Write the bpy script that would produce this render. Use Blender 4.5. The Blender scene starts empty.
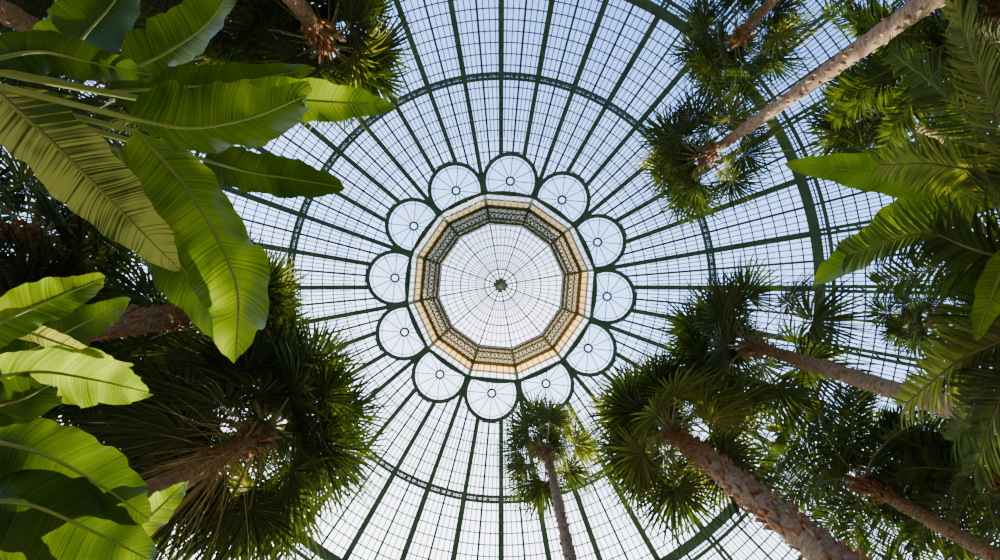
import bpy, math, random
import numpy as np
from mathutils import Vector, Matrix
random.seed(7); rng=np.random.default_rng(7)
F=444.0; EYE=1.6
def A(*v): return np.array(v,float)
def unit(v):
    v=np.asarray(v,float); n=np.linalg.norm(v); return v/n if n>1e-9 else v
def at(u,v,h):   # image pixel coordinates + estimated height above eye level -> metres
    return A((u-500)*h/F,(v-280)*h/F,EYE+h)

class MB:
    def __init__(s): s.v=[];s.f=[];s.m=[];s.uv=[]
    def add(s,verts,faces,mat=0,uv=None):
        o=len(s.v); s.v.extend([tuple(map(float,p)) for p in verts])
        s.f.extend([tuple(o+i for i in f) for f in faces])
        s.m.extend([mat]*len(faces))
        s.uv.extend(uv if uv is not None else [(0,0)]*len(verts))
    def obj(s,name,mats,parent=None,smooth=False):
        me=bpy.data.meshes.new(name); me.from_pydata(s.v,[],s.f)
        for m in mats: me.materials.append(m)
        me.polygons.foreach_set('material_index',s.m)
        if smooth: me.polygons.foreach_set('use_smooth',[True]*len(s.f))
        uvl=me.uv_layers.new(name='UVMap')
        li=np.zeros(len(me.loops),dtype=np.int32); me.loops.foreach_get('vertex_index',li)
        uvl.data.foreach_set('uv',np.array(s.uv,dtype=np.float32)[li].ravel())
        me.update(); o=bpy.data.objects.new(name,me); bpy.context.collection.objects.link(o)
        if parent: o.parent=parent
        return o
def empty(name,loc=(0,0,0)):
    e=bpy.data.objects.new(name,None); bpy.context.collection.objects.link(e); return e
def sweep(B,pts,nrm,w,d,closed=False,mat=0):
    pts=np.asarray(pts,float); n=len(pts); V=[]
    for i in range(n):
        if closed: t=pts[(i+1)%n]-pts[i-1]
        else: t=pts[min(i+1,n-1)]-pts[max(i-1,0)]
        t=unit(t); nn=nrm[i] if hasattr(nrm,'__len__') and np.ndim(nrm)==2 else nrm
        sd=unit(np.cross(t,nn)); nn=unit(np.cross(sd,t))
        for a,b in((-1,-1),(1,-1),(1,1),(-1,1)): V.append(pts[i]+sd*a*w/2+nn*b*d/2)
    Fc=[]
    for i in range(n if closed else n-1):
        j=(i+1)%n
        for k in range(4): Fc.append((i*4+k,i*4+(k+1)%4,j*4+(k+1)%4,j*4+k))
    if not closed: Fc+= [(3,2,1,0),tuple((n-1)*4+k for k in range(4))]
    B.add(V,Fc,mat)
def tube(B,pts,rad,k=8,mat=0,cap=True):
    pts=np.asarray(pts,float); n=len(pts); V=[]; ref=A(0.3,0.2,1) 
    t0=unit(pts[-1]-pts[0])
    if abs(np.dot(t0,unit(ref)))>.9: ref=A(1,0.1,0)
    for i in range(n):
        t=unit(pts[min(i+1,n-1)]-pts[max(i-1,0)]); a=unit(np.cross(t,ref)); b=np.cross(t,a)
        r=rad[i] if hasattr(rad,'__len__') else rad
        for j in range(k):
            q=2*math.pi*j/k; V.append(pts[i]+(a*math.cos(q)+b*math.sin(q))*r)
    Fc=[(i*k+j,i*k+(j+1)%k,(i+1)*k+(j+1)%k,(i+1)*k+j) for i in range(n-1) for j in range(k)]
    if cap: Fc+=[tuple(range(k))[::-1],tuple((n-1)*k+j for j in range(k))]
    uv=[(j/k,i/n) for i in range(n) for j in range(k)]
    B.add(V,Fc,mat,uv)
def spline(P,n):
    P=[np.asarray(p,float) for p in P]
    P=[2*P[0]-P[1]]+P+[2*P[-1]-P[-2]]; m=len(P)-3; out=[]
    for i in range(n):
        x=i/(n-1)*m; k=min(int(x),m-1); t=x-k; a,b,c,d=P[k:k+4]
        out.append(.5*((2*b)+(-a+c)*t+(2*a-5*b+4*c-d)*t*t+(-a+3*b-3*c+d)*t**3))
    return np.array(out)

# ---------------- materials ----------------
def newmat(name):
    m=bpy.data.materials.new(name); m.use_nodes=True; nt=m.node_tree
    for n in list(nt.nodes): nt.nodes.remove(n)
    return m,nt,nt.nodes.new('ShaderNodeOutputMaterial')
def simple(name,col,rough=.5,metal=0,nscale=6,var=.25,bump=0,stretch=None):
    m,nt,out=newmat(name); p=nt.nodes.new('ShaderNodeBsdfPrincipled')
    p.inputs['Roughness'].default_value=rough; p.inputs['Metallic'].default_value=metal
    tc=nt.nodes.new('ShaderNodeTexCoord'); nz=nt.nodes.new('ShaderNodeTexNoise'); nz.inputs['Scale'].default_value=nscale; nz.inputs['Detail'].default_value=5
    if stretch:
        mp=nt.nodes.new('ShaderNodeMapping'); mp.inputs['Scale'].default_value=stretch
        nt.links.new(tc.outputs['Object'],mp.inputs[0]); nt.links.new(mp.outputs[0],nz.inputs['Vector'])
    else: nt.links.new(tc.outputs['Object'],nz.inputs['Vector'])
    r=nt.nodes.new('ShaderNodeValToRGB'); r.color_ramp.elements[0].position=.3; r.color_ramp.elements[1].position=.7
    r.color_ramp.elements[0].color=tuple(c*(1-var) for c in col)+(1,); r.color_ramp.elements[1].color=tuple(min(1,c*(1+var)) for c in col)+(1,)
    nt.links.new(nz.outputs[0],r.inputs[0]); nt.links.new(r.outputs[0],p.inputs['Base Color'])
    if bump:
        b=nt.nodes.new('ShaderNodeBump'); b.inputs['Strength'].default_value=bump; nt.links.new(nz.outputs[0],b.inputs['Height']); nt.links.new(b.outputs[0],p.inputs['Normal'])
    nt.links.new(p.outputs[0],out.inputs[0]); return m
def foliage(name,c1,c2,trans=.35,rough=.5):
    m,nt,out=newmat(name); g=nt.nodes.new('ShaderNodeNewGeometry')
    r=nt.nodes.new('ShaderNodeValToRGB'); r.color_ramp.elements[0].color=c1+(1,); r.color_ramp.elements[1].color=c2+(1,)
    nt.links.new(g.outputs['Random Per Island'],r.inputs[0])
    p=nt.nodes.new('ShaderNodeBsdfPrincipled'); p.inputs['Roughness'].default_value=rough
    nt.links.new(r.outputs[0],p.inputs['Base Color'])
    t=nt.nodes.new('ShaderNodeBsdfTranslucent'); 
    mc=nt.nodes.new('ShaderNodeMix'); mc.data_type='RGBA'; mc.blend_type='MULTIPLY'; mc.inputs[0].default_value=1
    nt.links.new(r.outputs[0],mc.inputs[6]); mc.inputs[7].default_value=(1.9,1.7,.5,1)
    nt.links.new(mc.outputs[2],t.inputs[0])
    mx=nt.nodes.new('ShaderNodeMixShader'); mx.inputs[0].default_value=trans
    nt.links.new(p.outputs[0],mx.inputs[1]); nt.links.new(t.outputs[0],mx.inputs[2]); nt.links.new(mx.outputs[0],out.inputs[0]); return m
def banana_mat(name,c1,c2,trans=.5,tc_mul=(2.7,2.2,.22,1),lo=.38,hi=.62):
    m,nt,out=newmat(name); L=nt.links
    uv=nt.nodes.new('ShaderNodeUVMap'); sp=nt.nodes.new('ShaderNodeSeparateXYZ'); L.new(uv.outputs[0],sp.inputs[0])
    ma=nt.nodes.new('ShaderNodeMath'); ma.operation='MULTIPLY_ADD'; L.new(sp.outputs[1],ma.inputs[0]); ma.inputs[1].default_value=-.12; L.new(sp.outputs[0],ma.inputs[2])
    cb=nt.nodes.new('ShaderNodeCombineXYZ'); L.new(ma.outputs[0],cb.inputs[0])
    nz=nt.nodes.new('ShaderNodeTexNoise'); nz.inputs['Scale'].default_value=52; nz.inputs['Detail'].default_value=4; L.new(cb.outputs[0],nz.inputs['Vector'])
    tc=nt.nodes.new('ShaderNodeTexCoord'); n2=nt.nodes.new('ShaderNodeTexNoise'); n2.inputs['Scale'].default_value=3; L.new(tc.outputs['Object'],n2.inputs['Vector'])
    av=nt.nodes.new('ShaderNodeMath'); av.operation='MULTIPLY_ADD'; L.new(nz.outputs[0],av.inputs[0]); av.inputs[1].default_value=.6
    h=nt.nodes.new('ShaderNodeMath'); h.operation='MULTIPLY'; L.new(n2.outputs[0],h.inputs[0]); h.inputs[1].default_value=.4; L.new(h.outputs[0],av.inputs[2])
    r=nt.nodes.new('ShaderNodeValToRGB'); r.color_ramp.elements[0].position=lo; r.color_ramp.elements[1].position=hi
    r.color_ramp.elements[0].color=c1+(1,); r.color_ramp.elements[1].color=c2+(1,); L.new(av.outputs[0],r.inputs[0])
    bp=nt.nodes.new('ShaderNodeBump'); bp.inputs['Strength'].default_value=.5; bp.inputs['Distance'].default_value=.02; L.new(nz.outputs[0],bp.inputs['Height'])
    p=nt.nodes.new('ShaderNodeBsdfPrincipled'); p.inputs['Roughness'].default_value=.3; p.inputs['Specular IOR Level'].default_value=.3
    L.new(r.outputs[0],p.inputs['Base Color']); L.new(bp.outputs[0],p.inputs['Normal'])
    t=nt.nodes.new('ShaderNodeBsdfTranslucent'); mc=nt.nodes.new('ShaderNodeMix'); mc.data_type='RGBA'; mc.blend_type='MULTIPLY'; mc.inputs[0].default_value=1
    L.new(r.outputs[0],mc.inputs[6]); mc.inputs[7].default_value=tc_mul; L.new(mc.outputs[2],t.inputs[0])
    mx=nt.nodes.new('ShaderNodeMixShader'); mx.inputs[0].default_value=trans; L.new(p.outputs[0],mx.inputs[1]); L.new(t.outputs[0],mx.inputs[2]); L.new(mx.outputs[0],out.inputs[0]); return m
def glassmat(name,tint,milky=0.0,mcol=(1,1,1)):
    m,nt,out=newmat(name); t=nt.nodes.new('ShaderNodeBsdfTransparent'); t.inputs[0].default_value=tint+(1,)
    g=nt.nodes.new('ShaderNodeBsdfGlossy'); g.inputs['Roughness'].default_value=.05
    mx=nt.nodes.new('ShaderNodeMixShader'); mx.inputs[0].default_value=.02
    nt.links.new(t.outputs[0],mx.inputs[1]); nt.links.new(g.outputs[0],mx.inputs[2]); last=mx
    if milky:
        tr=nt.nodes.new('ShaderNodeBsdfTranslucent'); tr.inputs[0].default_value=mcol+(1,)
        m2=nt.nodes.new('ShaderNodeMixShader'); m2.inputs[0].default_value=milky
        nt.links.new(mx.outputs[0],m2.inputs[1]); nt.links.new(tr.outputs[0],m2.inputs[2]); last=m2
    nt.links.new(last.outputs[0],out.inputs[0]); return m
GREEN=simple('green_painted_iron',(.055,.14,.095),.45,.0,3,.25)
BARS=simple('glazing_bar_paint',(.05,.075,.075),.5,0,3,.2)
FRIEZE=simple('dark_bronze_iron',(.06,.07,.045),.45,.1,8,.4)
SOFFIT=glassmat('light_passing_soffit',(.13,.13,.085),.35,(.30,.25,.13))  # soffit plate made translucent so the frieze reads lighter from below
PALE=simple('bronze_painted_iron',(.14,.13,.08),.5,0,5,.2)
WOOD=simple('golden_varnished_wood',(.55,.36,.15),.4,0,5,.2)
GLOW=glassmat('golden_glow_glass',(.98,.58,.17),.40,(.95,.46,.08))  # golden glow of the drum panels, put into a translucent tint
GLASS=glassmat('greenhouse_glass',(.94,.97,1.0))
MILK=glassmat('frosted_lantern_glass',(.95,.96,.95),.22,(1,.94,.82))
STONE=simple('pale_stone',(.6,.57,.5),.7,0,2,.1,.1)
SOIL=simple('garden_soil_and_gravel',(.13,.11,.07),.9,0,3,.4,.4)
FAN=foliage('fan_palm_leaf',(.009,.022,.007),(.045,.075,.020),.28)
FANY=foliage('fan_palm_leaf_light',(.045,.08,.02),(.18,.21,.05),.45)
DEAD=foliage('dry_palm_leaf',(.26,.20,.10),(.52,.42,.24),.2,.7)
FEA=foliage('feather_palm_leaf',(.010,.025,.007),(.055,.095,.020),.32)
STALK=simple('palm_petiole',(.17,.18,.05),.5,0,6,.3)
BARK=simple('palm_bark',(.27,.175,.10),.9,0,9,.5,.7,(1,1,3.5))
FIBRE=simple('palm_fibre_boots',(.33,.14,.055),.9,0,10,.55,.6)
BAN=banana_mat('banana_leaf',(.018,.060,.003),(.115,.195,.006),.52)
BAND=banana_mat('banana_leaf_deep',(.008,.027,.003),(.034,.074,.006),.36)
BANP=banana_mat('banana_leaf_pale_underside',(.035,.07,.008),(.36,.40,.13),.3,(1.7,1.6,.4,1),.45,.54)
RIB=simple('banana_midrib',(.20,.27,.045),.45,0,4,.2)
PSEUDO=simple('banana_pseudostem',(.22,.24,.08),.6,0,4,.4,.2)

# ---------------- dome ----------------
R=22.0; HC=1.0; C=A(0.05,0.36,EYE+HC)
def S(th,al,rr=R): return C+rr*A(math.sin(th)*math.sin(al),-math.sin(th)*math.cos(al),math.cos(th))
def N(th,al): return A(math.sin(th)*math.sin(al),-math.sin(th)*math.cos(al),math.cos(th))
def th_of(px):
    t=px/F; lo,hi=0,1.4
    for _ in range(50):
        m=(lo+hi)/2
        if R*math.sin(m)<t*(HC+R*math.cos(m)): lo=m
        else: hi=m
    return lo
rad=math.radians
THL=th_of(95); THC=th_of(106.5); RHO=math.asin(math.sin(THC)*math.sin(rad(15))); THA=th_of(211); THB=th_of(319); THE=rad(68)
def start(al):
    d=(math.degrees(al)-5+15)%30-15; d=rad(d)
    a=math.cos(THC); b=math.sin(THC)*math.cos(d); m=math.hypot(a,b); q=math.cos(RHO)/m
    return math.atan2(b,a)+ (math.acos(q) if q<1 else 0)
dome=empty('glass_dome')
B=MB()
def arc(bld,al,t0,t1,w,d,off=0,step=rad(2)):
    n=max(2,int((t1-t0)/step)+1); th=np.linspace(t0,t1,n)
    sweep(bld,[S(t,al,R+off) for t in th],np.array([N(t,al) for t in th]),w,d)
def ring(bld,th,w,d,off=0,n=144):
    al=np.linspace(0,2*math.pi,n,endpoint=False)
    sweep(bld,[S(th,a,R+off) for a in al],np.array([N(th,a) for a in al]),w,d,True)
for k in range(36):
    al=rad(10*k); s=start(al)
    arc(B,al,s,THA,.22,.30,-.12)
    arc(B,al,THA,THB,.26,.34,-.12)
    arc(B,al-rad(.38),THB,THE,.13,.4,-.15); arc(B,al+rad(.38),THB,THE,.13,.4,-.15)
    for q in np.arange(THB,THE,rad(1.6)):
        sweep(B,[S(q,al-rad(.38),R-.2),S(q+rad(.8),al+rad(.38),R-.2)],N(q,al),.06,.06)
    if k%3==2: arc(B,al,THL,s,.18,.25,-.1)
for th,w,d in((THA-rad(.18),.14,.3),(THA+rad(.38),.14,.3),(THB,.38,.55),(THB+rad(1.2),.14,.3),(th_of(470),.2,.4),(THL,.14,.16)): ring(B,th,w,d,-.12)
for i in range(108):
    a=rad(i*10/3); sweep(B,[S(THA-rad(.18),a,R-.1),S(THA+rad(.38),a,R-.1)],N(THA,a),.08,.1)
ring(B,THE,.9,1.0,0)
B.obj('ribs',[GREEN],dome)
B=MB()
for k in range(36):
    for j in range(1,8):
        al=rad(10*k+10*j/8)
        if j==4: arc(B,al,start(al),THE,.10,.14,-.03,rad(3))
        else: arc(B,al,start(al) if j%2==0 else th_of(150),THE,.046,.05,0,rad(4))
    for j in range(8): arc(B,rad(10*k+10*(j+.5)/8),THB,THE,.03,.05,0,rad(4))
px=136
while px<1000:
    th=th_of(px)
    if th>THE: break
    ring(B,th,.050,.05,0,108); px+=9.5+px*.008
for px in(116,126):
    th=th_of(px)
    n=360
    for i in range(n):
        a0=2*math.pi*i/n;a1=2*math.pi*(i+1)/n
        if th>start((a0+a1)/2): sweep(B,[S(th,a0),S(th,a1)],N(th,a0),.04,.05)
B.obj('glazing_bars',[BARS],dome)
B=MB()
ths=np.linspace(THL,THE,40); na=144
V=[S(t,2*math.pi*i/na,R+.06) for t in ths for i in range(na)]
Fc=[(r*na+i,r*na+(i+1)%na,(r+1)*na+(i+1)%na,(r+1)*na+i) for r in range(39) for i in range(na)]
B.add(V,Fc); B.obj('glass_panes',[GLASS],dome,True)
RB=MB()
for k in range(12):
    al=rad(5+30*k); c=N(THC,al); e1=unit(np.cross(c,A(0,0,1))); e2=np.cross(c,e1)
    def cp(r,q,off=0): 
        v=math.cos(r)*c+math.sin(r)*(math.cos(q)*e1+math.sin(q)*e2); return C+(R+off)*v
    def outside(p): 
        v=unit(p-C); return math.acos(v[2])>THL
    for rr,w,d in((RHO*.95,.20,.3),(RHO*.80,.04,.06),(RHO*.14,.10,.12)):
        qs=np.linspace(0,2*math.pi,49)
        P=[cp(rr,q,-.12) for q in qs]
        for i in range(48):
            if outside(P[i]) and outside(P[i+1]):
                ta=P[i]-(P[i+1]-P[i])*.06; tb=P[i+1]+(P[i+1]-P[i])*.06
                sweep(RB,[ta,tb],unit(P[i]-C),w,d)
    for j in range(12):
        q=2*math.pi*j/12; f=.95
        while f>.15 and not outside(cp(RHO*f,q)): f-=.04
        if f>.3: sweep(RB,[cp(RHO*.12,q,-.08),cp(RHO*f,q,-.08)],c,.045,.06)
RB.obj('rosette_windows',[GREEN],dome)

# ---------------- lantern ----------------
lan=empty('lantern_cupola')
def P12(r,h,k):
    al=rad(-10+30*k); return A(C[0]+r*math.sin(al),C[1]-r*math.cos(al),EYE+h)
def side(r,h,k): return P12(r,h,k),P12(r,h,k+1)
LB=MB(); WB=MB(); FB=MB(); GB=MB(); AB=MB()
UP=A(0,0,1)
h0=22.45
def beam12(bld,r,h,w,d,mat=0):
    sweep(bld,[P12(r,h,k) for k in range(12)],UP,w,d,True,mat)
DR=4.84; H1=3.7
beam12(LB,DR,h0,.14,.20)
beam12(WB,DR,h0+1.75,.10,.14); beam12(WB,DR,h0+H1,.10,.16)
for k in range(12):
    a,b=side(DR,h0,k); nrm=unit((a+b)/2-A(C[0],C[1],a[2]))
    for j in range(1,7):
        p=a+(b-a)*j/7
        sweep(WB,[p+UP*.2,p+UP*H1],nrm,.05,.07)
    sweep(LB,[a,a+UP*H1],nrm,.16,.18)
    GB.add([a+UP*.2,b+UP*.2,b+UP*1.7,a+UP*1.7],[(0,1,2,3)])
    AB.add([a+UP*1.8,b+UP*1.8,b+UP*H1,a+UP*H1],[(0,1,2,3)])
hg=26.1
ro,r1_,r2_,ri=4.74,4.42,4.06,3.80
beam12(FB,ro,hg,.12,.25);beam12(FB,r1_,hg,.07,.10);beam12(FB,r2_,hg,.07,.10); beam12(FB,ri,hg,.14,.3); beam12(FB,ri-.03,hg+.6,.06,.06)
for k in range(12):
    a,b=side(ro,hg,k); c,d=side(ri,hg,k); a2,b2=side(r1_,hg,k); c2,d2=side(r2_,hg,k)
    n=9
    for j in range(n):
        t0=j/n;t1=(j+1)/n
        sweep(FB,[a2+(b2-a2)*t0,c2+(d2-c2)*t1],UP,.05,.05); sweep(FB,[a2+(b2-a2)*t1,c2+(d2-c2)*t0],UP,.05,.05)
        tm=(j+.5)/n
        for A1,B1,A2,B2 in((a,b,a2,b2),(c2,d2,c,d)):
            cc=((A1+(B1-A1)*tm)+(A2+(B2-A2)*tm))/2; 
            P=[cc+A(math.cos(q),math.sin(q),0)*.08 for q in np.linspace(0,2*math.pi,12,endpoint=False)]
            sweep(FB,P,UP,.04,.05,True)
    sweep(FB,[P12(DR,hg,k),c],UP,.12,.2)
    for j in range(12):
        p=c+(d-c)*j/12; q=UP*.6; sweep(FB,[p,p+q],unit(A(p[0]-C[0],p[1]-C[1],0)),.03,.03)
    a3,b3=side(DR,hg+.08,k);c3,d3=side(ri,hg+.08,k); a4,b4=side(ro,hg+.08,k)
    FB.add([a4,b4,d3,c3],[(0,1,2,3)],1)
    AB.add([a3,b3,b4,a4],[(0,1,2,3)])
HR=28.6; RR=4.15
beam12(LB,RR,HR,.14,.2)
for k in range(12):
    a,b=side(RR,26.2,k)
    for j in range(5):
        p=a+(b-a)*j/5; sweep(LB,[p,p+UP*2.4],unit(A(p[0]-C[0],p[1]-C[1],0)),.12 if j==0 else .05,.08)
    GB.add([a,b,b+UP*2.4,a+UP*2.4],[(0,1,2,3)])
def roof(r,al): 
    h=HR+2.1*(1-(r/RR)**2); return A(C[0]+r*math.sin(al),C[1]-r*math.cos(al),EYE+h)
for k in range(72):
    al=rad(-10+5*k); w=.10 if k%6==0 else .055
    rs=np.linspace(.25 if k%3==0 else 1.1,RR,9); sweep(LB,[roof(r,al) for r in rs],UP,w,.08,False,1 if k%6 else 0)
for r,w in((.8,.07),(1.1,.09),(1.7,.05),(2.2,.05),(2.7,.08),(3.2,.05),(3.65,.05)):
    sweep(LB,[roof(r,rad(5*i)) for i in range(72)],UP,w,.06,True,1)
rr=[.05]+list(np.linspace(.4,RR,8)); V=[roof(r,rad(7.5*i))+UP*.05 for r in rr for i in range(48)]
GB.add(V,[(j*48+i,j*48+(i+1)%48,(j+1)*48+(i+1)%48,(j+1)*48+i) for j in range(len(rr)-1) for i in range(48)],0)
top=roof(0,0)
tube(LB,[top+UP*.1,top-UP*.12,top-UP*.3,top-UP*.5],[.42,.38,.18,.05],16)
for i in range(8):
    q=rad(45*i); tube(LB,[top-UP*.1,top+A(math.cos(q),math.sin(q),-.25)*.5],[.05,.12],6,1)
LB.obj('roof_frame',[GREEN,PALE],lan); WB.obj('drum_window_frames',[WOOD],lan)
FB.obj('ornate_gallery',[FRIEZE,SOFFIT],lan); GB.obj('frosted_glass',[MILK],lan); AB.obj('golden_glow_band',[GLOW],lan)

# ---------------- base of the building ----------------
RE=R*math.sin(THE); ZE=C[2]+R*math.cos(THE)
CB=MB()
for k in range(36):
    al=rad(10*k); x=C[0]+RE*math.sin(al); y=C[1]-RE*math.cos(al); H=ZE-.5
    pr=[(0,.55),(.25,.55),(.25,.48),(.5,.42),(H*.35,.40),(H-.7,.34),(H-.6,.42),(H-.35,.5),(H-.35,.6),(H,.6)]
    tube(CB,[A(x,y,z) for z,_ in pr],[r for _,r in pr],16)
CB.obj('colonnade',[STONE],dome)
al=np.linspace(0,2*math.pi,72,endpoint=False)
ringp=lambda r,z:[A(C[0]+r*math.sin(a),C[1]-r*math.cos(a),z) for a in al]
B=MB(); sweep(B,ringp(RE+1.5,.6),UP,.4,1.2,True); B.obj('wall_perimeter',[STONE])
B=MB(); V=ringp(RE+1.5,1.2)+ringp(RE+1.5,ZE)+ringp(RE,ZE)
B.add(V,[(j*72+i,j*72+(i+1)%72,(j+1)*72+(i+1)%72,(j+1)*72+i) for j in range(2) for i in range(72)]); B.obj('side_glazing',[GLASS],dome)
B=MB(); V=ringp(RE+2.5,0); B.add(V,[tuple(range(72))]); B.obj('floor',[SOIL])

# ---------------- palms ----------------
def fan_leaf(B,o,d,L,blade,mat,droop=.35,nseg=34,spread=135,twist=0):
    d=unit(d); sd=unit(np.cross(d,UP)+rng.normal(0,.12,3)); 
    if abs(d[2])>.97: sd=unit(np.cross(d,A(1,.2,0)))
    nn=unit(np.cross(sd,d)); sd=sd*math.cos(twist)+nn*math.sin(twist); nn=unit(np.cross(sd,d))
    n=5; P=[o+d*L*t-UP*(.12*L*t*t) for t in np.linspace(0,1,n)]
    w=.018+.005*L
    V=[];
    for i,p in enumerate(P): V+= [p-sd*w*(1-.4*i/n),p+sd*w*(1-.4*i/n),p-nn*w]
    Fc=[]
    for i in range(n-1):
        for a,b in((0,1),(1,2),(2,0)): Fc.append((i*3+a,i*3+b,i*3+3+b,i*3+3+a))
    B.add(V,Fc,2)
    hub=P[-1]; d2=unit(P[-1]-P[-2]); nn=unit(np.cross(sd,d2))
    st=rad(2*spread/nseg)
    for k in range(nseg):
        q=rad(-spread+2*spread*(k+.5)/nseg); ln=blade*(.70+.30*math.cos(q*.75))*(1+rng.normal(0,.08))
        q+=rng.normal(0,.022)
        e=d2*math.cos(q)+sd*math.sin(q); f=-d2*math.sin(q)+sd*math.cos(q)
        dr=droop*(.6+.8*rng.random()); V=[]
        for rho,wf in((.02,.02),(.28,.29),(.48,.36),(.76,.20),(1,.01)):
            hw=wf*st*ln*.52; p=hub+e*ln*rho*(1-.15*rho*dr)+nn*(.06*ln*rho)-UP*(dr*ln*max(0,rho-.25)**2)*1.1
            V+=[p-f*hw,p+nn*hw*.5,p+f*hw]
        Fc=[]
        for i in range(4):
            Fc+=[(i*3,i*3+1,i*3+4,i*3+3),(i*3+1,i*3+2,i*3+5,i*3+4)]
        B.add(V,Fc,mat)
def leaflet(B,p,d,L,w,droop,mat,side):
    V=[]
    for t,wf in((0,.5),(.35,1),(.7,.75),(1,.03)):
        q=p+d*L*t-UP*droop*L*t*t; V+=[q-side*w*wf,q+side*w*wf]
    B.add(V,[(i*2,i*2+1,i*2+3,i*2+2) for i in range(3)],mat)
def frond(B,P,LL,n=42,mat=0,droop=.35,w=.016,rw=.018,V_=.35,bare=.15):
    Q=spline(P,24); tube(B,Q,np.linspace(rw,rw*.25,24),5,2)
    tot=len(Q)-1
    for k in range(n):
        t=bare+(1-bare)*k/(n-1); x=t*tot; i=min(int(x),tot-1); p=Q[i]+(Q[i+1]-Q[i])*(x-i); tg=unit(Q[i+1]-Q[i])
        sd=unit(np.cross(tg,UP)); nn=unit(np.cross(sd,tg))
        s=(t-bare)/(1-bare); ln=LL*(.35+.65*math.sin(math.pi*min(1,.12+s*.83)))*(1+rng.normal(0,.06))
        fw=.35+.9*s
        for sg in(-1,1):
            d=unit(sd*sg+tg*fw+nn*(V_+rng.normal(0,.08))+rng.normal(0,.04,3))
            leaflet(B,p,d,ln,w,droop*(.6+.8*rng.random()),mat,unit(np.cross(d,nn)))
def trunk(B,base,top,r0,r1,style,bootlen=.7):
    n=110; P=spline([base,base*.5+top*.5+A(rng.normal(0,.08),rng.normal(0,.08),0),top],n)
    rr=[(r0+(r1-r0)*(i/n))*(1+.06*math.sin(i*2.1)+rng.normal(0,.03)) for i in range(n)]
    tube(B,P,rr,14,0); H=np.linalg.norm(top-base)
    def boots(z0,dens,lf,pf):
        cnt=int((1-z0)*H*dens)
        for i in range(cnt):
            t=z0+(1-z0)*i/cnt; x=t*(n-1); k=min(int(x),n-2); p=P[k]+(P[k+1]-P[k])*(x-k); r=r0+(r1-r0)*t
            q=i*2.39996+rng.normal(0,.25); o=A(math.cos(q),math.sin(q),0); s=A(-math.sin(q),math.cos(q),0)
            l=(.07+.13*rng.random())*lf(i/cnt); w=.02+.025*rng.random(); sk=rng.normal(0,.03)
            a=p+o*r*.85+UP*rng.normal(0,.03)
            V=[a-s*w-UP*.05,a+s*w-UP*.05,a+o*l*.5+s*(w*.6+sk)+UP*l*.7,a+o*l*.5-s*(w*.6-sk)+UP*l*.7,a+o*l*.7+UP*l*.5]
            B.add(V,[(0,1,2,3),(0,4,1),(1,4,2),(2,4,3),(3,4,0)],1 if rng.random()<pf else 0)
    if style=='shaggy': boots(0,70,lambda f:1,.7)
    else:
        boots(.25,34,lambda f:.45,.15)
        boots(1-bootlen/H,75,lambda f:1.2+1.3*f,.75)
def fan_palm(u,v,h,Rc,nl=22,r0=.2,r1=.14,style='smooth',light=.2,lean=(0,0),dead=0,lo=-40,nseg=34,droop=.42,name='fan_palm',skirt=0,pet=.44,bias=(0,0)):
    e=empty(name); c=at(u,v,h); base=A(c[0]+lean[0],c[1]+lean[1],0)
    B=MB(); trunk(B,base,c,r0,r1,style); B.obj('trunk',[BARK,FIBRE],e,True)
    B=MB(); bs=A(bias[0],bias[1],0)
    for i in range(nl):
        t=(i+.5)/nl; el=rad(80+(lo-80)*t**.75); q=i*2.39996+rng.normal(0,.2)
        d=unit(A(math.cos(el)*math.cos(q),math.cos(el)*math.sin(q),math.sin(el))+bs)
        L=Rc*(pet+.14*rng.random()); mat=0 if rng.random()>light else 1
        if i>=nl-dead: mat=3
        fan_leaf(B,c+UP*(.35*(1-t)),d,L,Rc*(.50+.08*rng.random()),mat,droop*(1.6 if mat==3 else 1),nseg,twist=rng.normal(0,.25))
    for i in range(7):
        q=i*2.39996; el=rad(38+20*rng.random()); d=unit(A(math.cos(el)*math.cos(q),math.cos(el)*math.sin(q),math.sin(el))+bs)
        fan_leaf(B,c+UP*.3,d,Rc*.16,Rc*.45,0 if rng.random()>light else 1,droop*.7,nseg,twist=rng.normal(0,.4))
    for i in range(skirt):
        q=rng.random()*6.28; el=-rad(20+60*rng.random()); d=A(math.cos(el)*math.cos(q),math.cos(el)*math.sin(q),math.sin(el))
        L=.8+1.1*rng.random(); o=c-UP*1.2*rng.random()
        leaflet(B,o,d,L,.006,.3,3,unit(np.cross(d,UP)))
    B.obj('crown',[FAN,FANY,STALK,DEAD],e); return e
def feather_palm(u,v,h,Rc,nf=20,r0=.2,r1=.13,style='smooth',lean=(0,0),LL=.5,lo=-30,fr=None,drp=.5,name='feather_palm',az=None,w=.016):
    e=empty(name); c=at(u,v,h); base=A(c[0]+lean[0],c[1]+lean[1],0)
    B=MB(); trunk(B,base,c,r0,r1,style); B.obj('trunk',[BARK,FIBRE],e,True)
    B=MB()
    for i in range(nf):
        t=(i+.5)/nf; el=rad(78+(lo-78)*t); q=i*2.39996+rng.normal(0,.15)
        o=A(math.cos(q),math.sin(q),0); L=Rc*(.9+.2*rng.random())
        p=[c+o*L*s*math.cos(el)+UP*(L*s*math.sin(el)-L*drp*s*s*math.cos(el)*.9) for s in(0,.33,.66,1)]
        if el>1: 
            p=[c+o*L*s*(.3+.5*s)+UP*L*(.9*s-.5*s*s) for s in(0,.33,.66,1)]
        frond(B,p,LL,40,0,.4,w)
    for p in(fr or []): frond(B,[c]+[at(*x) for x in p],LL,70,1 if rng.random()<.35 else 0,.3,w)
    B.obj('crown',[FEA,FANY,STALK,DEAD],e); return e

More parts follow.
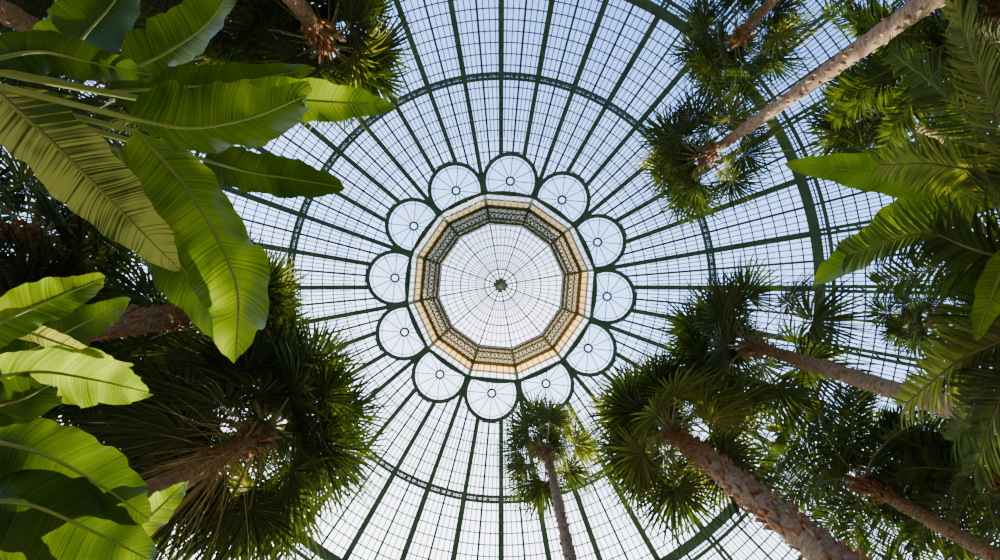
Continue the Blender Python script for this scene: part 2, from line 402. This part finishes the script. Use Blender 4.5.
fan_palm(706,156,12,2.0,22,.17,.12,light=.2,lean=(-.15,-.55),bias=(-.28,0))
fan_palm(753,346,11,2.35,26,.18,.13,light=.12,lean=(0,-.1),bias=(-.28,.05))
fan_palm(547,450,14,2.0,20,.15,.11,light=.3)
fan_palm(672,432,10.5,2.15,42,.25,.2,'shaggy',light=.35,lean=(.4,-.1),bias=(-.15,0))
fan_palm(212,313,9.5,2.2,30,.25,.2,'shaggy',light=.3,bias=(.3,0))
fan_palm(262,432,8,2.4,50,.20,.16,'smooth',light=.10,lo=-50,dead=0,nseg=40,skirt=170)
fan_palm(738,38,13,2.1,24,.17,.12,light=.1)
fan_palm(908,105,11,2.4,28,.2,.16,light=.1,dead=1)
fan_palm(940,318,12,1.7,22,.15,.11,light=.1)
fan_palm(325,40,9,1.9,36,.2,.15,light=.12)
fan_palm(235,-10,9,2.3,34,.24,.18,light=.05)
fan_palm(30,235,9,2.1,32,.2,.15,light=.1)
fan_palm(125,355,11,2.3,28,.2,.15,light=.1)
fan_palm(70,480,8,2.2,34,.24,.18,light=.05)
fan_palm(110,70,10,2.6,34,.24,.18,light=.0)
fan_palm(-20,330,8,2.4,34,.24,.18,light=.0)
feather_palm(862,482,10,2.5,30,.17,.12,LL=.7,w=.022)
feather_palm(985,475,9,2.3,30,.17,.12,LL=.65,w=.024)
feather_palm(975,30,7,2.2,40,.2,.14,LL=.55,w=.020,lo=-45)
feather_palm(1085,275,3.0,1.2,10,.2,.15,LL=.40,w=.012,name='date_palm',fr=[
 [(1020,240,3.3),(930,232,3.4),(848,254,3.0)],
 [(1010,185,3.7),(940,165,3.8),(880,165,3.6)],
 [(1020,330,3.2),(960,360,3.3),(905,405,3.0)],
 [(1030,310,3.4),(985,385,3.3),(955,440,2.9)],
 [(1030,190,3.7),(950,100,3.8),(895,55,3.5)],
 [(1040,200,3.5),(985,90,3.6),(955,5,3.3)],
 [(1040,255,3.3),(960,262,3.4),(880,285,3.1)],
 [(1040,355,3.2),(1000,400,3.2),(975,470,3.0)]])

# ---------------- bananas ----------------
def banana_leaf(par,k,base,pts,W,roll=0,mat=None,fold=.25,wave=.05):
    Bp=spline([at(*p) for p in pts],56); M=55
    mid=Bp[28]; T=unit(Bp[-1]-Bp[0]); n0=unit(A(0,0,EYE)-mid); n0=unit(n0-T*np.dot(n0,T))
    sd=np.cross(T,n0); n0=unit(n0*math.cos(rad(roll))+sd*math.sin(rad(roll)))
    B=MB(); nx=8; V=[];UV=[]; s=0; ph=rng.random()*6
    for i,p in enumerate(Bp):
        t=i/M; tg=unit(Bp[min(i+1,M)]-Bp[max(i-1,0)]); side=unit(np.cross(tg,n0)); nn=unit(np.cross(side,tg))
        if i: s+=np.linalg.norm(Bp[i]-Bp[i-1])
        hw=W/2*min(1,(t/.14+.03))**.55*min(1,((1.0-t)/.42+.004))**.6
        for j in range(-nx,nx+1):
            x=j/nx; ax=abs(x); sg=1 if x>0 else -1
            wv=wave*W*(math.sin(t*17+ph+sg*1.3)*ax**2+.6*math.sin(t*41+ph*2+sg)*ax**3+.25*math.sin(t*90+ph+sg*2)*ax**4)
            hj=hw*(1+(.05*math.sin(t*29+sg*2+ph)+.03*math.sin(t*63+sg))*ax)
            V.append(p+side*x*hj*(1-.10*fold)-nn*(fold*hj*ax**1.6)*1.0+nn*wv)
            UV.append((s,ax*W/2*3))
    m=2*nx+1
    Fc=[(i*m+j,i*m+j+1,(i+1)*m+j+1,(i+1)*m+j) for i in range(M) for j in range(2*nx)]
    B.add(V,Fc,0,UV)
    pe=spline([base, base*.45+Bp[0]*.55+UP*.12, Bp[0]],10)
    path=np.vstack([pe[:-1],Bp]); r=np.concatenate([np.linspace(.038,.018,9),np.linspace(.015,.003,56)])
    tube(B,path,r,7,1)
    B.obj('leaf_%d'%k,[mat or BAN,RIB],par,True)
def banana_plant(x,y,hs,leaves):
    e=empty('banana_plant'); B=MB()
    top=A(x,y,EYE+hs); tube(B,[A(x,y,0),A(x,y,.8),A(x+.02,y,EYE+hs-.6),top+UP*.1],[.17,.14,.10,.05],14); B.obj('pseudostem',[PSEUDO],e,True)
    for k,l in enumerate(leaves): 
        b=top-UP*(.12*(k%4))
        banana_leaf(e,k+1,b,*l[:2],**l[2])
banana_plant(-4.1,-1.25,1.6,[
 ([(-5,90,2.4),(50,140,2.6),(115,205,2.65),(180,270,2.5)],.40,dict(mat=BANP,roll=10,fold=.15)),
 ([(138,132,2.9),(195,200,3.1),(235,280,2.9),(236,360,2.5)],.50,dict(mat=BAN,roll=-12,fold=.4,wave=.10)),
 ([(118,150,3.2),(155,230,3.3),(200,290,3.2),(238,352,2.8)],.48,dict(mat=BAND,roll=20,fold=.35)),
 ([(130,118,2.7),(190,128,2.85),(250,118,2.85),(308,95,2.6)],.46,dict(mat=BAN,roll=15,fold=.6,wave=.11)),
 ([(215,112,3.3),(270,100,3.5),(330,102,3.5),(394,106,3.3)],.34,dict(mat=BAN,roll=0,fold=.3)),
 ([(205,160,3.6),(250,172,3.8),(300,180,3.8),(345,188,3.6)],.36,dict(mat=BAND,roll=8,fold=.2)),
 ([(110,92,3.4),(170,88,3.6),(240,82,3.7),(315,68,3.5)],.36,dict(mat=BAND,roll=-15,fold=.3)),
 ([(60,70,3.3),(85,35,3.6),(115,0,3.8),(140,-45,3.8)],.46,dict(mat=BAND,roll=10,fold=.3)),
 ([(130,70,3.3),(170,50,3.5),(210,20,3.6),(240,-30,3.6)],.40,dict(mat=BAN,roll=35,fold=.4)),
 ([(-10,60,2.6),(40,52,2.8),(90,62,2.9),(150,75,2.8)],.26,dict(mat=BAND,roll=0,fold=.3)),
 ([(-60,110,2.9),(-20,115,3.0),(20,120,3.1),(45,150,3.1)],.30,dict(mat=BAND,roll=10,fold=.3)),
])
banana_plant(-4.0,1.35,1.5,[
 ([(-40,345,2.5),(10,318,2.7),(60,296,2.8),(105,278,2.7)],.28,dict(mat=BAN,roll=10,fold=.3)),
 ([(-30,322,3.0),(20,330,3.1),(65,345,3.1),(104,358,3.0)],.13,dict(mat=BANP,roll=15,fold=.3)),
 ([(-20,380,2.7),(40,372,2.9),(95,380,2.9),(148,392,2.7)],.38,dict(mat=BAN,roll=-5,fold=.35,wave=.09)),
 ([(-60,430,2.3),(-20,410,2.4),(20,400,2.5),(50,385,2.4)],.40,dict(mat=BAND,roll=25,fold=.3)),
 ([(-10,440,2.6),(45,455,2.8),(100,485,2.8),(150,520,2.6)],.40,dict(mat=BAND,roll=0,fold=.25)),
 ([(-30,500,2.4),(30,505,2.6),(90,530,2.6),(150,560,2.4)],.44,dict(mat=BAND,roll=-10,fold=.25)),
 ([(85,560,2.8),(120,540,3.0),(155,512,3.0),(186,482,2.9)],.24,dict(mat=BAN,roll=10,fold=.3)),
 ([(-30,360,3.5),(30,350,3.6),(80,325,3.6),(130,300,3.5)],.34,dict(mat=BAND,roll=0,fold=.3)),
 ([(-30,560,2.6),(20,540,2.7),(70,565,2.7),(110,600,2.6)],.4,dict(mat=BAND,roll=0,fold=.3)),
])
banana_plant(6.4,-1.4,2.6,[
 ([(1035,185,4.4),(960,183,4.7),(870,172,4.8),(785,163,4.6)],.46,dict(mat=BAN,roll=0,fold=.25)),
 ([(1040,180,4.2),(960,200,4.6),(885,240,4.7),(812,284,4.4)],.56,dict(mat=BAN,roll=-25,fold=.4)),
 ([(1050,230,2.9),(1010,260,2.95),(990,300,2.95),(976,340,2.85)],.17,dict(mat=BAN,roll=0,fold=.3)),
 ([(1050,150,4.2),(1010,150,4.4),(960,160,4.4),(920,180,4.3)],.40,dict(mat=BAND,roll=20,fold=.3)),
])

# ---------------- sky & sun ----------------
w=bpy.data.worlds.new('sky'); bpy.context.scene.world=w; w.use_nodes=True; nt=w.node_tree
for n in list(nt.nodes): nt.nodes.remove(n)
out=nt.nodes.new('ShaderNodeOutputWorld'); bg=nt.nodes.new('ShaderNodeBackground'); tc=nt.nodes.new('ShaderNodeTexCoord')
dp=nt.nodes.new('ShaderNodeVectorMath'); dp.operation='DOT_PRODUCT'; dp.inputs[1].default_value=tuple(unit(A(-.3,1,0)))
nt.links.new(tc.outputs['Generated'],dp.inputs[0])
nz=nt.nodes.new('ShaderNodeTexNoise'); nz.inputs['Scale'].default_value=2.0; nz.inputs['Detail'].default_value=4; nt.links.new(tc.outputs['Generated'],nz.inputs['Vector'])
ad=nt.nodes.new('ShaderNodeMath'); ad.operation='MULTIPLY_ADD'; nt.links.new(nz.outputs[0],ad.inputs[0]); ad.inputs[1].default_value=.25; nt.links.new(dp.outputs['Value'],ad.inputs[2])
mr=nt.nodes.new('ShaderNodeMapRange'); mr.inputs['From Min'].default_value=-.45; mr.inputs['From Max'].default_value=.75; nt.links.new(ad.outputs[0],mr.inputs[0])
r=nt.nodes.new('ShaderNodeValToRGB'); cr=r.color_ramp
cr.elements[0].position=0; cr.elements[0].color=(.22,.46,1.10,1)
cr.elements[1].position=1; cr.elements[1].color=(2.9,3.0,3.1,1)
e=cr.elements.new(.50); e.color=(.74,1.12,1.95,1)
nt.links.new(mr.outputs[0],r.inputs[0])
sp=nt.nodes.new('ShaderNodeSeparateXYZ'); nt.links.new(tc.outputs['Generated'],sp.inputs[0])
m2=nt.nodes.new('ShaderNodeMapRange'); m2.inputs['From Min'].default_value=.22; m2.inputs['From Max'].default_value=.38; nt.links.new(sp.outputs[2],m2.inputs[0])
mx=nt.nodes.new('ShaderNodeMix'); mx.data_type='RGBA'; nt.links.new(m2.outputs[0],mx.inputs[0]); mx.inputs[6].default_value=(.05,.07,.05,1); nt.links.new(r.outputs[0],mx.inputs[7])  # dark low band added to the sky to cut light from the horizon
nt.links.new(mx.outputs[2],bg.inputs[0]); bg.inputs[1].default_value=2.6
nt.links.new(bg.outputs[0],out.inputs[0])
sl=bpy.data.lights.new('sun','SUN'); sl.energy=32; sl.angle=rad(.6); sl.color=(1,.84,.58)
so=bpy.data.objects.new('sun',sl); bpy.context.collection.objects.link(so)
sd=Vector((.35,.70,1.05)).normalized(); so.rotation_euler=sd.to_track_quat('Z','Y').to_euler(); so.location=(10,30,40)

cam=bpy.data.cameras.new('camera'); co=bpy.data.objects.new('camera',cam); bpy.context.collection.objects.link(co)
cam.lens=36*F/1000; cam.sensor_width=36; co.location=(0,0,EYE); co.rotation_euler=(math.pi,0,0); cam.clip_end=500
bpy.context.scene.camera=co
